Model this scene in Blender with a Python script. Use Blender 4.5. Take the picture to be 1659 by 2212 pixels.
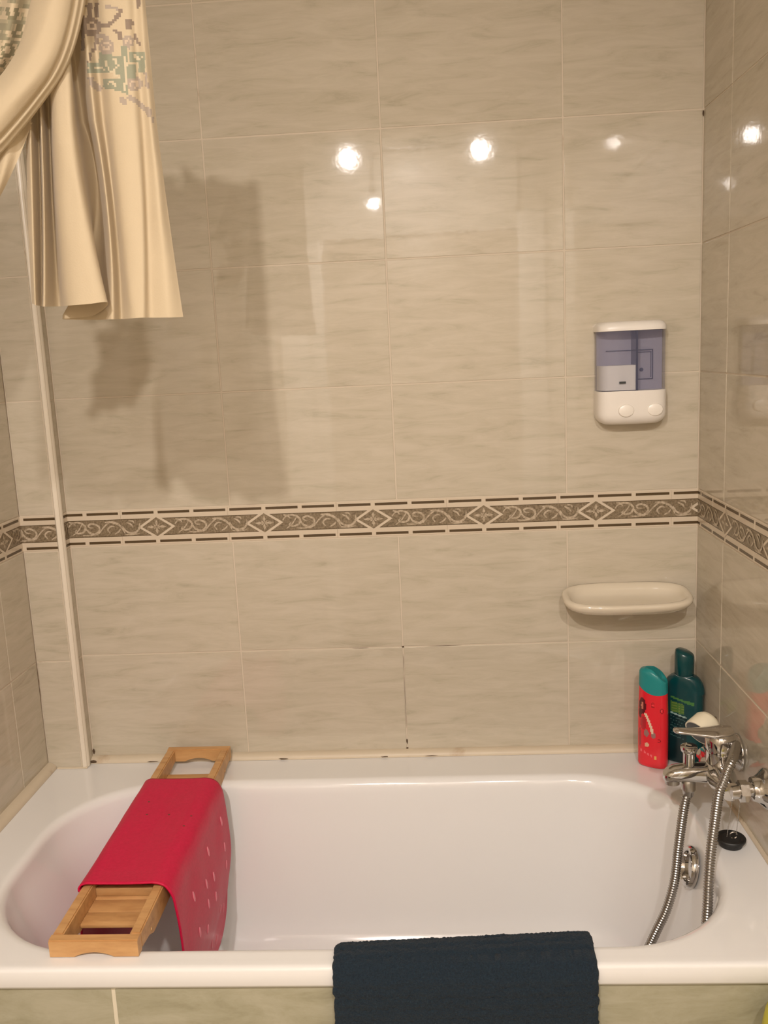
import bpy, bmesh, math, random
from mathutils import Vector, Matrix, noise
random.seed(7)
for o in list(bpy.data.objects): bpy.data.objects.remove(o)
S = bpy.context.scene
COL = S.collection
PI = math.pi

# ------------------------------------------------------------------ camera
cam_d = bpy.data.cameras.new('camera')
cam_d.sensor_fit = 'VERTICAL'; cam_d.sensor_height = 36.0
cam_d.lens = 36.0*1954.5/2212.0
cam_d.clip_start = 0.01
cam = bpy.data.objects.new('camera', cam_d); COL.objects.link(cam)
R_ = Vector((0.99774282, 0.04929578, -0.04559816))
U_ = Vector((0.03617976, 0.17742475, 0.98346911))
F_ = Vector((-0.05657112, 0.98289897, -0.17524076))
cam.matrix_world = Matrix(((R_.x, U_.x, -F_.x, 0.0794), (R_.y, U_.y, -F_.y, -1.8511), (R_.z, U_.z, -F_.z, 0.8690), (0, 0, 0, 1)))
S.camera = cam

# ------------------------------------------------------------------ world, exposure, lamps
W = bpy.data.worlds.new('world'); S.world = W; W.use_nodes = True
W.node_tree.nodes['Background'].inputs[0].default_value = (1.0, 0.85, 0.65, 1)
W.node_tree.nodes['Background'].inputs[1].default_value = 0.0
S.view_settings.view_transform = 'Standard'
S.view_settings.look = 'None'
S.view_settings.gamma = 1.0
S.view_settings.use_curve_mapping = False
S.view_settings.exposure = 0.03
WARM = (1.0, 0.905, 0.84)
CONE = 110
LAMPS = [  # position, target, power, radius
    ((0.330, -2.283, 1.700), (0.10, -0.30, -0.25), 54.0, 0.025),
    ((-0.246, -2.266, 1.700), (-0.30, -0.30, -0.25), 72.0, 0.025),
    ((-0.145, -2.270, 1.509), (0.00, -0.60, -0.55), 15.0, 0.016),
    ((0.000, -1.400, 1.930), (0.00, -2.40, 0.55), 260.0, 0.030),   # added fill lamp, bounced off the door wall
]
for i, (loc, tgt, pw, rad) in enumerate(LAMPS):
    ld = bpy.data.lights.new('spot_lamp_light', 'SPOT'); ld.energy = pw; ld.color = WARM
    ld.shadow_soft_size = rad; ld.spot_size = math.radians(CONE); ld.spot_blend = 1.0
    lo = bpy.data.objects.new('spot_lamp_light', ld); COL.objects.link(lo)
    lo.location = loc
    lo.rotation_euler = (Vector(tgt)-Vector(loc)).to_track_quat('-Z', 'Y').to_euler()

# ------------------------------------------------------------------ materials
def lin(c):
    return tuple(((v/255.0)/12.92 if v/255.0 <= 0.04045 else ((v/255.0+0.055)/1.055)**2.4) for v in c)+(1.0,)
MATS = {}
def mat(name, col=(.8, .8, .8), rough=.5, metal=0.0, spec=.5, coat=0.0, trans=0.0, ior=1.5, alpha=1.0, sheen=0.0):
    m = bpy.data.materials.new(name); m.use_nodes = True
    b = m.node_tree.nodes['Principled BSDF']
    b.inputs['Base Color'].default_value = (*col[:3], 1)
    b.inputs['Roughness'].default_value = rough
    b.inputs['Metallic'].default_value = metal
    b.inputs['Specular IOR Level'].default_value = spec
    b.inputs['Coat Weight'].default_value = coat
    b.inputs['Coat Roughness'].default_value = 0.05
    b.inputs['Transmission Weight'].default_value = trans
    b.inputs['IOR'].default_value = ior
    b.inputs['Alpha'].default_value = alpha
    b.inputs['Sheen Weight'].default_value = sheen
    MATS[name] = m
    return m
def nt(m): return m.node_tree, m.node_tree.nodes, m.node_tree.links, m.node_tree.nodes['Principled BSDF']
def noise_ramp(m, scale, stops, vec=(1, 1, 1), detail=5, rough=.6, rand=True, coord='Object', dist=0.0, bump=0.0, bump_scale=None, bump_dist=0.001):
    t, N, L, b = nt(m)
    tc = N.new('ShaderNodeTexCoord'); mp = N.new('ShaderNodeMapping')
    mp.inputs['Scale'].default_value = vec
    L.new(tc.outputs[coord], mp.inputs['Vector'])
    if rand:
        oi = N.new('ShaderNodeObjectInfo'); vm = N.new('ShaderNodeVectorMath'); vm.operation = 'SCALE'
        vm.inputs[0].default_value = (37.0, 71.0, 53.0)
        L.new(oi.outputs['Random'], vm.inputs['Scale']); L.new(vm.outputs[0], mp.inputs['Location'])
    n = N.new('ShaderNodeTexNoise'); n.inputs['Scale'].default_value = scale
    n.inputs['Detail'].default_value = detail; n.inputs['Roughness'].default_value = rough
    n.inputs['Distortion'].default_value = dist
    L.new(mp.outputs[0], n.inputs['Vector'])
    r = N.new('ShaderNodeValToRGB'); L.new(n.outputs['Fac'], r.inputs['Fac'])
    cr = r.color_ramp
    while len(cr.elements) < len(stops): cr.elements.new(.5)
    for e, (pos, c) in zip(cr.elements, stops): e.position = pos; e.color = (*c[:3], 1)
    L.new(r.outputs['Color'], b.inputs['Base Color'])
    if bump:
        n2 = N.new('ShaderNodeTexNoise'); n2.inputs['Scale'].default_value = bump_scale or scale
        n2.inputs['Detail'].default_value = 2
        L.new(mp.outputs[0] if bump_scale is None else tc.outputs[coord], n2.inputs['Vector'])
        bp = N.new('ShaderNodeBump'); bp.inputs['Strength'].default_value = bump; bp.inputs['Distance'].default_value = bump_dist
        L.new(n2.outputs['Fac'], bp.inputs['Height']); L.new(bp.outputs[0], b.inputs['Normal'])
    return r

m = mat('wall_tile', rough=.035, spec=.5)
noise_ramp(m, 9, [(.25, (.41, .363, .272)), (.42, (.505, .45, .348)), (.60, (.553, .493, .392)), (.80, (.582, .522, .42))], vec=(1, 1, 6), detail=7, rough=.65, dist=.6, bump=.07, bump_scale=48, bump_dist=.0008)
m = mat('apron_tile', rough=.18, spec=.5)
noise_ramp(m, 8, [(.28, (.27, .255, .17)), (.45, (.37, .35, .245)), (.65, (.44, .415, .31)), (.85, (.49, .46, .355))], vec=(1, 1, 3), detail=7, rough=.7, dist=.5)
m = mat('grout', rough=.75)
noise_ramp(m, 7, [(.0, (.62, .54, .43)), (.66, (.60, .52, .41)), (.74, (.30, .21, .13)), (1, (.13, .08, .04))], detail=4, rand=False)
mat('grout_cream', (.72, .66, .52), .7)
mat('border_cream', (.62, .53, .41), .14)
m = mat('border_dark', (.20, .15, .095), .3)
noise_ramp(m, 260, [(.3, (.11, .08, .045)), (.5, (.21, .16, .10)), (.7, (.30, .235, .155))], detail=3)
mat('border_dash', (.085, .055, .026), .25)
m = mat('border_relief', (.46, .38, .275), .25)
noise_ramp(m, 200, [(.3, (.33, .265, .18)), (.6, (.52, .43, .32))], detail=2)
mat('plastic_trim', (.74, .67, .55), .3)
m = mat('seal', (.66, .57, .43), .45)
noise_ramp(m, 14, [(.0, (.66, .57, .43)), (.62, (.62, .53, .40)), (.75, (.48, .36, .24)), (1, (.2, .12, .06))], detail=5, rand=False)
mat('mold', (.09, .055, .03), .8)
mat('ceiling_paint', (.80, .77, .70), .8)
mat('wall_paint', (.66, .60, .51), .6)
mat('white_paint', (.85, .82, .76), .35)
m = mat('door_wood', rough=.4); noise_ramp(m, 3, [(.3, (.42, .35, .27)), (.7, (.54, .46, .37))], vec=(8, 8, 1))
m = mat('floor_tile', rough=.3); noise_ramp(m, 6, [(.3, (.33, .28, .21)), (.7, (.45, .39, .30))])
mat('enamel', (.835, .83, .82), .10, spec=.5, coat=.3)
mat('chrome', (.58, .565, .55), .08, metal=1.0)
mat('chrome_dull', (.48, .46, .43), .3, metal=1.0)
mat('hose_metal', (.38, .365, .345), .25, metal=1.0)
mat('black_rubber', (.012, .012, .012), .5)
mat('dark_plastic', (.03, .035, .035), .35)
mat('cream_plastic', (.78, .72, .55), .3)
mat('ceramic', (.66, .585, .46), .12, coat=.3)
mat('white_plastic', (.80, .755, .69), .3)
mat('white_button', (.84, .79, .71), .28)
mat('blue_plastic', (.18, .19, .32), .06, trans=0.0, alpha=.28)
mat('blue_dark', (.05, .055, .10), .2)
mat('chamber_back', (.36, .34, .41), .35)
mat('soap', (.80, .77, .72), .35)
mat('teal_cap', (.015, .24, .24), .3)
mat('teal_dark', (.002, .050, .054), .2, coat=.1)
mat('lamp_metal', (.6, .6, .6), .25, metal=1)
mat('yellow_plastic', (.55, .50, .05), .4)
def vcol_mat(name, rough, coat=0.0, sheen=0.0, weave=0.0):
    m = mat(name, rough=rough, coat=coat, sheen=sheen); t, N, L, b = nt(m)
    a = N.new('ShaderNodeVertexColor'); a.layer_name = 'print'
    L.new(a.outputs['Color'], b.inputs['Base Color'])
    if weave:
        tc = N.new('ShaderNodeTexCoord'); n = N.new('ShaderNodeTexNoise'); n.inputs['Scale'].default_value = 500
        bp = N.new('ShaderNodeBump'); bp.inputs['Strength'].default_value = weave; bp.inputs['Distance'].default_value = .0006
        L.new(tc.outputs['Object'], n.inputs['Vector']); L.new(n.outputs['Fac'], bp.inputs['Height']); L.new(bp.outputs[0], b.inputs['Normal'])
    return m
m = vcol_mat('printed_cloth', .85, sheen=.15, weave=.4)
t, N, L, b = nt(m)   # thin cotton: part of the light passes through
tr = N.new('ShaderNodeBsdfTranslucent'); mx = N.new('ShaderNodeMixShader'); mx.inputs[0].default_value = .26
va = [q for q in N if q.type == 'VERTEX_COLOR'][0]
L.new(va.outputs['Color'], tr.inputs['Color']); out = [q for q in N if q.type == 'OUTPUT_MATERIAL'][0]
L.new(b.outputs[0], mx.inputs[1]); L.new(tr.outputs[0], mx.inputs[2]); L.new(mx.outputs[0], out.inputs['Surface'])
vcol_mat('printed_bottle', .25, coat=.3)
vcol_mat('printed_bottle_dark', .22, coat=.05)
for nm, k in (('bamboo', 1.0), ('bamboo_dark', .80)):
    m = mat(nm, rough=.42)
    noise_ramp(m, 14, [(.25, (.43*k, .215*k, .080*k)), (.5, (.57*k, .315*k, .125*k)), (.75, (.66*k, .385*k, .165*k))], vec=(1, 5, 5), detail=6)
m = mat('pink_rubber', (.60, .006, .055), .42, spec=.3)
noise_ramp(m, 160, [(.3, (.54, .004, .050)), (.7, (.62, .008, .064))], rand=False, bump=.25, bump_scale=420, bump_dist=.001)
mat('cup_rubber', (.74, .22, .28), .12)  # paler than the mat: glossy highlights of the cups put into the colour
m = mat('navy_terry', (.012, .017, .024), .95, sheen=.04)
noise_ramp(m, 420, [(.3, (.003, .010, .019)), (.7, (.009, .025, .043))], rand=False, bump=.8, bump_scale=600, bump_dist=.003)

# ------------------------------------------------------------------ mesh helpers
def link(name, me, parent=None, mats=None, smooth=None):
    o = bpy.data.objects.new(name, me); COL.objects.link(o)
    if mats is not None:
        for mm in ([mats] if isinstance(mats, str) else mats): me.materials.append(MATS[mm])
    if smooth is not None and len(me.polygons):
        me.polygons.foreach_set('use_smooth', [True]*len(me.polygons))
        if smooth < 3.0: me.set_sharp_from_angle(angle=smooth)
    if parent is not None: o.parent = parent
    return o
def obj(name, bm, mats, parent=None, smooth=None, recalc=True):
    if recalc: bmesh.ops.recalc_face_normals(bm, faces=bm.faces[:])
    me = bpy.data.meshes.new(name); bm.to_mesh(me); bm.free()
    return link(name, me, parent, mats, smooth)
def tag(o, label, cat, group=None):
    o['label'] = label; o['category'] = cat
    if group: o['group'] = group
    return o
def struct(o): o['kind'] = 'structure'; return o
def thing(name, label, cat, loc=(0, 0, 0), rotz=0.0, group=None):
    o = bpy.data.objects.new(name, None); COL.objects.link(o); o.location = loc; o.rotation_euler = (0, 0, rotz)
    o.empty_display_size = .05
    return tag(o, label, cat, group)
def box(bm, x0, x1, y0, y1, z0, z1, bev=0.0, seg=2, mi=0):
    r = bmesh.ops.create_cube(bm, size=1.0)
    vs = r['verts']
    for v in vs: v.co = Vector(((x0+x1)/2+v.co.x*(x1-x0), (y0+y1)/2+v.co.y*(y1-y0), (z0+z1)/2+v.co.z*(z1-z0)))
    fs = set(f for v in vs for f in v.link_faces)
    for f in fs: f.material_index = mi
    if bev > 0:
        es = list(set(e for v in vs for e in v.link_edges))
        bmesh.ops.bevel(bm, geom=es, offset=bev, segments=seg, affect='EDGES', profile=.5)
def frame_at(d):
    d = d.normalized(); a = Vector((0, 0, 1)) if abs(d.z) < .9 else Vector((1, 0, 0))
    u = d.cross(a).normalized(); return u, d.cross(u).normalized()
def loft(bm, rings, cap0=True, cap1=True, closed=True, mi=0):
    VV = [[bm.verts.new(p) for p in r] for r in rings]
    n = len(VV[0])
    for i in range(len(VV)-1):
        for j in range(n if closed else n-1):
            k = (j+1) % n
            f = bm.faces.new((VV[i][j], VV[i][k], VV[i+1][k], VV[i+1][j])); f.material_index = mi
    if cap0: f = bm.faces.new(VV[0][::-1]); f.material_index = mi
    if cap1: f = bm.faces.new(VV[-1]); f.material_index = mi
    return VV
def tube(bm, pts, rad, n=12, cap=True, mi=0):
    pts = [Vector(p) for p in pts]; rings = []
    u = None
    for i, p in enumerate(pts):
        d = (pts[min(i+1, len(pts)-1)]-pts[max(i-1, 0)]).normalized()
        if u is None: u, v = frame_at(d)
        else:
            u = (u-d*u.dot(d)).normalized(); v = d.cross(u)
        r = rad[i] if isinstance(rad, (list, tuple)) else rad
        rings.append([p+u*(r*math.cos(2*PI*j/n))+v*(r*math.sin(2*PI*j/n)) for j in range(n)])
    loft(bm, rings, cap, cap, mi=mi)
def lathe(bm, base, axis, prof, n=28, mi=0, sx=1.0):
    # prof: list of (distance along the axis, radius)
    base = Vector(base); axis = Vector(axis).normalized(); u, v = frame_at(axis)
    rings = [[base+axis*h+u*(max(r, 1e-5)*sx*math.cos(2*PI*j/n))+v*(max(r, 1e-5)*math.sin(2*PI*j/n)) for j in range(n)] for h, r in prof]
    loft(bm, rings, mi=mi)
def smooth_path(pts, n=8):
    pts = [Vector(p) for p in pts]; out = []
    P = [pts[0]*2-pts[1]]+pts+[pts[-1]*2-pts[-2]]
    for i in range(1, len(P)-2):
        a, b, c, d = P[i-1], P[i], P[i+1], P[i+2]
        for k in range(n):
            t = k/n
            out.append(.5*((2*b)+(c-a)*t+(2*a-5*b+4*c-d)*t*t+(3*b-a-3*c+d)*t**3))
    out.append(pts[-1]); return out
def rrect(x0, x1, y0, y1, r, z, nc=12, ns=14):
    # rounded rectangle as a ring with fixed point count
    pts = []
    cs = [(x1-r, y1-r, 0), (x0+r, y1-r, PI/2), (x0+r, y0+r, PI), (x1-r, y0+r, 3*PI/2)]
    for q in range(4):
        cx, cy, a0 = cs[q]
        for k in range(nc+1):
            a = a0+PI/2*k/nc; pts.append(Vector((cx+r*math.cos(a), cy+r*math.sin(a), z)))
        nx, ny, na = cs[(q+1) % 4]
        p1 = pts[-1]; p2 = Vector((nx+r*math.cos(na), ny+r*math.sin(na), z))
        for k in range(1, ns): pts.append(p1.lerp(p2, k/ns))
    return pts
def grid_mesh(name, P, parent, mats, closed_u=False, colors=None, smooth=10.0, thick=None):
    # P[i][j] points; colors(i,j)-> rgb for each face corner vertex
    nu, nv = len(P), len(P[0])
    verts = [tuple(p) for r in P for p in r]
    faces = []
    for i in range(nu if closed_u else nu-1):
        for j in range(nv-1):
            k = (i+1) % nu
            faces.append((i*nv+j, k*nv+j, k*nv+j+1, i*nv+j+1))
    me = bpy.data.meshes.new(name); me.from_pydata(verts, [], faces)
    if colors is not None:
        at = me.color_attributes.new('print', 'FLOAT_COLOR', 'CORNER')
        li = 0
        for fi, f in enumerate(faces):
            i, j = divmod(f[0], nv); c = colors(i, j)
            for q in range(4): at.data[li].color = (*c, 1); li += 1
    o = link(name, me, parent, mats, smooth)
    if thick:
        md = o.modifiers.new('thickness', 'SOLIDIFY'); md.thickness = thick; md.offset = 0
    return o

# ------------------------------------------------------------------ room shell
XL, XR = -0.787, 0.615
YF = -2.40; ZC = 2.02; ZF = -0.55
def slab(name, x0, x1, y0, y1, z0, z1, m):
    bm = bmesh.new(); box(bm, x0, x1, y0, y1, z0, z1); return struct(obj(name, bm, m))
T = 0.006   # tile thickness; the grout face lies 1 mm behind the tile face
wall_back = slab('wall_back', XL-.10, XR+.10, .001, .10, ZF, ZC, 'grout')
wall_right = slab('wall_right', XR+.001, XR+.10, YF, .001, ZF, ZC, 'grout')
wall_left = slab('wall_left', XL-.10, XL-.001, YF, .001, ZF, ZC, 'grout')
slab('wall_front', XL-.10, XR+.10, YF-.10, YF, ZF, ZC, 'wall_paint')
slab('ceiling', XL-.10, XR+.10, YF-.10, .10, ZC, ZC+.06, 'ceiling_paint')
slab('floor', XL-.10, XR+.10, YF-.10, .10, ZF-.06, ZF, 'floor_tile')

ROWS = [(0.001, .2452), (.2452, .487), (.5635, .8002), (.8002, 1.0462), (1.0462, 1.2922), (1.2922, 1.5382), (1.5382, 1.7842), (1.7842, 2.02)]
LOWROWS = [(-.2468, 0.001), (-.4928, -.2468)]
BZ0, BZ1 = .487, .5635
tile_cache = {}
def tile_mesh(w, h, g=.0030, material='wall_tile'):
    key = (round(w, 4), round(h, 4), g, material)
    if key not in tile_cache:
        bm = bmesh.new(); box(bm, -w/2+g/2, w/2-g/2, 0, T, -h/2+g/2, h/2-g/2, bev=.0009, seg=2)
        me = bpy.data.meshes.new('tile'); bm.to_mesh(me); bm.free(); me.materials.append(MATS[material])
        me.polygons.foreach_set('use_smooth', [True]*len(me.polygons)); me.set_sharp_from_angle(angle=.2)
        tile_cache[key] = me
    return tile_cache[key]
def put_tile(parent, face, a0, a1, z0, z1, g=.0030, plane=0.0, material='wall_tile', tilt=.0012):
    # face 'back': runs in x, faces -y; 'right': runs in y on x=XR facing -x; 'left': faces +x
    o = bpy.data.objects.new('tile', tile_mesh(a1-a0, z1-z0, g, material)); COL.objects.link(o)
    c = (a0+a1)/2; z = (z0+z1)/2
    rz = {'back': 0.0, 'right': -PI/2, 'left': PI/2}[face]
    o.location = {'back': (c, plane, z), 'right': (plane, c, z), 'left': (plane, c, z)}[face]
    o.rotation_euler = (random.uniform(-tilt, tilt), 0, rz+random.uniform(-tilt, tilt))
    o.parent = parent
    return o
for z0, z1 in ROWS:
    for a0, a1 in ((-.70, -.35), (-.35, 0), (0, .35), (.35, XR)): put_tile(wall_back, 'back', a0, a1, z0, z1)
def cuts(first, end, step=.35):
    c = [0.0, first]
    while c[-1]-step > end: c.append(c[-1]-step)
    c.append(end); return c
cr = cuts(-.1644, YF); cl = cuts(-.155, YF)
for z0, z1 in ROWS+LOWROWS:
    for i in range(len(cr)-1):
        if z1 < .01 and i == 0: continue
        put_tile(wall_right, 'right', cr[i+1], cr[i], z0, z1, plane=XR)
    for i in range(len(cl)-1):
        if z1 < .01 and i == 0: continue
        put_tile(wall_left, 'left', cl[i+1], cl[i] if i else -.035, z0, z1, plane=XL)

# ---- decorative border tiles: cream plate, dark scroll band, diamond, dashes in low relief
PER = .2295; HB = (BZ1-BZ0)/2; SB = .0185
def border_master():
    bm = bmesh.new()
    x0, x1 = -PER/3, 2*PER/3
    box(bm, x0+.0002, x1-.0002, 0, T, -HB+.0008, HB-.0008, bev=.0006, seg=1, mi=0)
    def plate(poly, y, mi):
        vs = [bm.verts.new((px, y, pz)) for px, pz in poly]
        f = bm.faces.new(vs); f.material_index = mi; f.normal_update()
        if f.normal.y > 0: f.normal_flip()
    for k in range(3):
        c = x0+PER/3*(k+.5)
        for s in (-1, 1): plate([(c-.0339, s*.031-.0027), (c+.0339, s*.031-.0027), (c+.0339, s*.031+.0027), (c-.0339, s*.031+.0027)], -.0003, 2)
    plate([(x0, -SB), (x1, -SB), (x1, SB), (x0, SB)], -.0002, 1)
    plate([(x0, SB-.0012), (x1, SB-.0012), (x1, SB), (x0, SB)], -.0003, 2)
    plate([(x0, -SB), (x1, -SB), (x1, -SB+.0012), (x0, -SB+.0012)], -.0003, 2)
    # diamond
    plate([(-.040, 0), (0, -.0262), (.040, 0), (0, .0262)], -.0005, 0)
    plate([(-.0315, 0), (0, -.0205), (.0315, 0), (0, .0205)], -.0006, 1)
    for a in range(4):
        d = Vector((math.cos(a*PI/2), math.sin(a*PI/2))); L = .021 if a % 2 == 0 else .0155
        n = Vector((-d.y, d.x)); w = .0032
        plate([tuple(d*.001), tuple(d*L*.55+n*w), tuple(d*L), tuple(d*L*.55-n*w)], -.0008, 3)
        e = Vector((math.cos(a*PI/2+PI/4), math.sin(a*PI/2+PI/4)*.7)); n = Vector((-e.y, e.x))
        plate([tuple(e*.001), tuple(e*.006+n*.0018), tuple(e*.010), tuple(e*.006-n*.0018)], -.0008, 3)
    # acanthus scrolls
    def stroke(pts, w0, w1, y=-.0008):
        pts = [Vector(p) for p in pts]
        sp = smooth_path([Vector((q.x, q.y, 0)) for q in pts], 5)
        n = len(sp); Lp = []; Rp = []
        for i, q in enumerate(sp):
            d = (sp[min(i+1, n-1)]-sp[max(i-1, 0)]).normalized(); t = i/(n-1)
            w = (w0+(w1-w0)*t)*math.sin(PI*min(1, .12+.88*t))**.6+.0003
            Lp.append((q.x-d.y*w, q.y+d.x*w)); Rp.append((q.x+d.y*w, q.y-d.x*w))
        for i in range(n-1): plate([Lp[i], Lp[i+1], Rp[i+1], Rp[i]], y, 3)
    u = PER/100.0
    cnt = [0]
    def S(pts, a, b):
        cnt[0] += 1; stroke([(px*u, pz*.001) for px, pz in pts], a*.001, b*.001, -.0006-.00006*cnt[0])
    S([(17, 4), (20, 12), (25, 15), (30, 12), (33, 4), (31, -6), (26, -9), (23, -5), (25, -1)], 1.5, 2.2)
    S([(18, 16), (22, 13), (24, 8)], 2.0, 1.2)
    S([(20, -14), (26, -3), (31, 14)], .9, 1.2)
    S([(30, -13), (36, -14), (42, -11), (46, -3), (45, 6), (40, 11), (36, 8), (37, 3), (41, 2)], 1.4, 2.2)
    S([(33, 3), (36, -7), (42, -12), (47, -6)], 1.6, 2.6)
    S([(45, -12), (50, 2), (56, 13), (61, 14)], 1.0, 1.6)
    S([(52, 13), (58, 13), (64, 8), (68, -2), (70, -13)], 2.0, 2.2)
    S([(56, -11), (54, -3), (57, 4), (61, 3)], 1.2, 1.8)
    S([(60, -13), (64, -8), (66, -2)], 1.3, 1.6)
    S([(68, 4), (71, -7), (76, -12), (81, -9), (84, 0), (84, 10)], 1.6, 2.4)
    S([(72, 12), (76, 7), (78, 0)], 1.6, 1.8)
    S([(74, 15), (78, 14), (79, 9)], 1.2, 1.4)
    S([(70, -14), (76, -15), (84, -13)], 1.0, 1.4)
    # the strokes past the joint belong to the next piece: wrap them
    bm.verts.ensure_lookup_table()
    return bm
bmast = border_master()
me_border = bpy.data.meshes.new('border_tile'); 
# wrap: copy everything a period to the left, then cut to one piece
src = bmast.copy()
geo = bmesh.ops.duplicate(bmast, geom=bmast.verts[:]+bmast.edges[:]+bmast.faces[:])
for v in [g for g in geo['geom'] if isinstance(g, bmesh.types.BMVert)]: v.co.x -= PER
def clip(bm, x, keep_greater):
    bmesh.ops.bisect_plane(bm, geom=bm.verts[:]+bm.edges[:]+bm.faces[:], plane_co=(x, 0, 0), plane_no=(1, 0, 0), clear_inner=keep_greater, clear_outer=not keep_greater)
clip(bmast, -PER/3+.0001, True); clip(bmast, 2*PER/3-.0001, False)
bmast.to_mesh(me_border)
def border_run(parent, face, plane, a0, a1, diamond):
    # a runs along the face from left to right as seen; diamond = local position of one diamond
    k = math.floor((a0-diamond-2*PER/3)/PER)-1
    while diamond+k*PER-PER/3 < a1:
        lo, hi = diamond+k*PER-PER/3, diamond+k*PER+2*PER/3
        c = diamond+k*PER; k += 1
        if hi <= a0+.001 or lo >= a1-.001: continue
        me = me_border
        if lo < a0 or hi > a1:
            bm = bmesh.new(); bm.from_mesh(me_border)
            if lo < a0: clip(bm, a0-c, True)
            if hi > a1: clip(bm, a1-c, False)
            me = bpy.data.meshes.new('border_tile'); bm.to_mesh(me); bm.free()
        if not me.materials:
            for q in ('border_cream', 'border_dark', 'border_dash', 'border_relief'): me.materials.append(MATS[q])
        o = bpy.data.objects.new('border_tile', me); COL.objects.link(o); o.parent = parent
        z = (BZ0+BZ1)/2
        if face == 'back': o.location = (c, plane, z)
        elif face == 'right': o.location = (plane, -c, z); o.rotation_euler = (0, 0, -PI/2)
        elif face == 'left': o.location = (plane, c, z); o.rotation_euler = (0, 0, PI/2)
border_run(wall_back, 'back', 0.0, -.70, XR, .409)
border_run(wall_right, 'right', XR, 0.0, -YF, .175)
border_run(wall_left, 'left', XL, YF, -.035, -.114)
# ---- boxed-in pipe in the left corner
pipe = slab('wall_pipe_box', XL, -.7008, -.0342, .001, 0, ZC, 'grout')
for z0, z1 in ROWS: put_tile(pipe, 'back', XL, -.712, z0, z1, plane=-.035)
for z0, z1 in ROWS:
    o = put_tile(pipe, 'left', -.024, 0.0, z0, z1, plane=-.70)
border_run(pipe, 'back', -.035, XL, -.712, -.86)
border_run(pipe, 'left', -.70, -.024, 0.0, .10)
bm = bmesh.new()
rings = []
for z in (.002, ZC):
    ring = []
    for k in range(9):
        a = -PI/2+PI/2*k/8; ring.append(Vector((-.7095+.0115*math.cos(a), -.0255+.0115*math.sin(a), z)))
    ring += [Vector((-.7005, -.024, z)), Vector((-.712, -.0345, z))]
    rings.append(ring)
loft(bm, rings); o = obj('corner_trim', bm, 'plastic_trim', pipe, .6)
# ---- joint strip between tub and walls
def quarter(bm, p0, p1, out, r):
    p0 = Vector(p0); p1 = Vector(p1); out = Vector(out); up = Vector((0, 0, 1)); rr = []
    for p in (p0, p1):
        ring = [p]
        for k in range(7):
            a = PI/2*k/6; ring.append(p+out*(r*math.cos(a))+up*(r*.8*math.sin(a)))
        rr.append(ring)
    loft(bm, rr)
bm = bmesh.new(); quarter(bm, (-.70, 0, .0005), (XR, 0, .0005), (0, -1, 0), .016); struct(obj('trim_1', bm, 'seal', None, .7))
bm = bmesh.new(); quarter(bm, (XL, -.0355, .0005), (XL, -.69, .0005), (1, 0, 0), .018); struct(obj('trim_2', bm, 'seal', None, .7))
bm = bmesh.new(); quarter(bm, (XR, -.016, .0005), (XR, -.69, .0005), (-1, 0, 0), .006); struct(obj('trim_3', bm, 'seal', None, .7))
bm = bmesh.new(); quarter(bm, (XL+.02, -.035, .0005), (-.70, -.035, .0005), (0, -1, 0), .004); struct(obj('trim_4', bm, 'seal', None, .7))
# ---- mould spots on the joints
random.seed(3)
def mold(parent, pts):
    bm = bmesh.new()
    for (x, y, z, sx, sz, axis) in pts:
        n = 9; c = Vector((x, y, z)); vs = []
        for k in range(n):
            a = 2*PI*k/n; r = random.uniform(.6, 1.1)
            if axis == 'y': q = Vector((sx*r*math.cos(a), 0, sz*r*math.sin(a)))
            else: q = Vector((0, sx*r*math.cos(a), sz*r*math.sin(a)))
            vs.append(bm.verts.new(c+q))
        d = Vector((0, -.0012, 0)) if axis == 'y' else Vector((-.0012, 0, 0))
        top = bm.verts.new(c+d)
        for k in range(n): bm.faces.new((vs[k], vs[(k+1) % n], top))
    o = obj('mould_spots', bm, 'mold', parent); return o
mold(wall_back, [(0, -.0002, .030, .0022, .007, 'y'), (0, -.0002, .014, .003, .003, 'y'), (0, -.0002, .2452, .003, .0025, 'y'), (0, -.0002, .12, .0004, .07, 'y'), (0, -.0002, .21, .0004, .03, 'y'), (-.09, -.0002, .2452, .02, .0003, 'y'),
     (.09, -.0002, .2452, .04, .0003, 'y'), (-.27, -.0165, .003, .012, .0018, 'y'), (-.05, -.0165, .003, .010, .0012, 'y'), (.05, -.0165, .003, .016, .0012, 'y'), (-.56, -.0165, .003, .014, .0014, 'y'), (-.694, -.017, .006, .009, .004, 'y'), (-.697, -.0005, .022, .004, .007, 'y'), (.6135, -.0015, 1.285, .0018, .007, 'y')])
# ---- room behind: door with casing, panel above
bm = bmesh.new(); box(bm, -.39, .49, YF+.0005, YF+.03, ZF, 1.37, bev=.003); d = struct(obj('door_1', bm, 'door_wood', None, .6))
bm = bmesh.new(); box(bm, -.465, -.39, YF+.0005, YF+.045, ZF, 1.37, bev=.004); obj('door_casing', bm, 'white_paint', d, .6)
bm = bmesh.new(); box(bm, .49, .612, YF+.0005, YF+.045, ZF, 1.45, bev=.004); obj('door_casing', bm, 'white_paint', d, .6)
bm = bmesh.new(); box(bm, -.465, .49, YF+.0005, YF+.045, 1.372, 1.79, bev=.004); obj('door_head_panel', bm, 'white_paint', d, .6)
bm = bmesh.new(); box(bm, -.60, -.467, YF+.0005, YF+.05, .2, .98, bev=.006); struct(obj('trim_5', bm, 'white_paint', None, .6))
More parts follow.
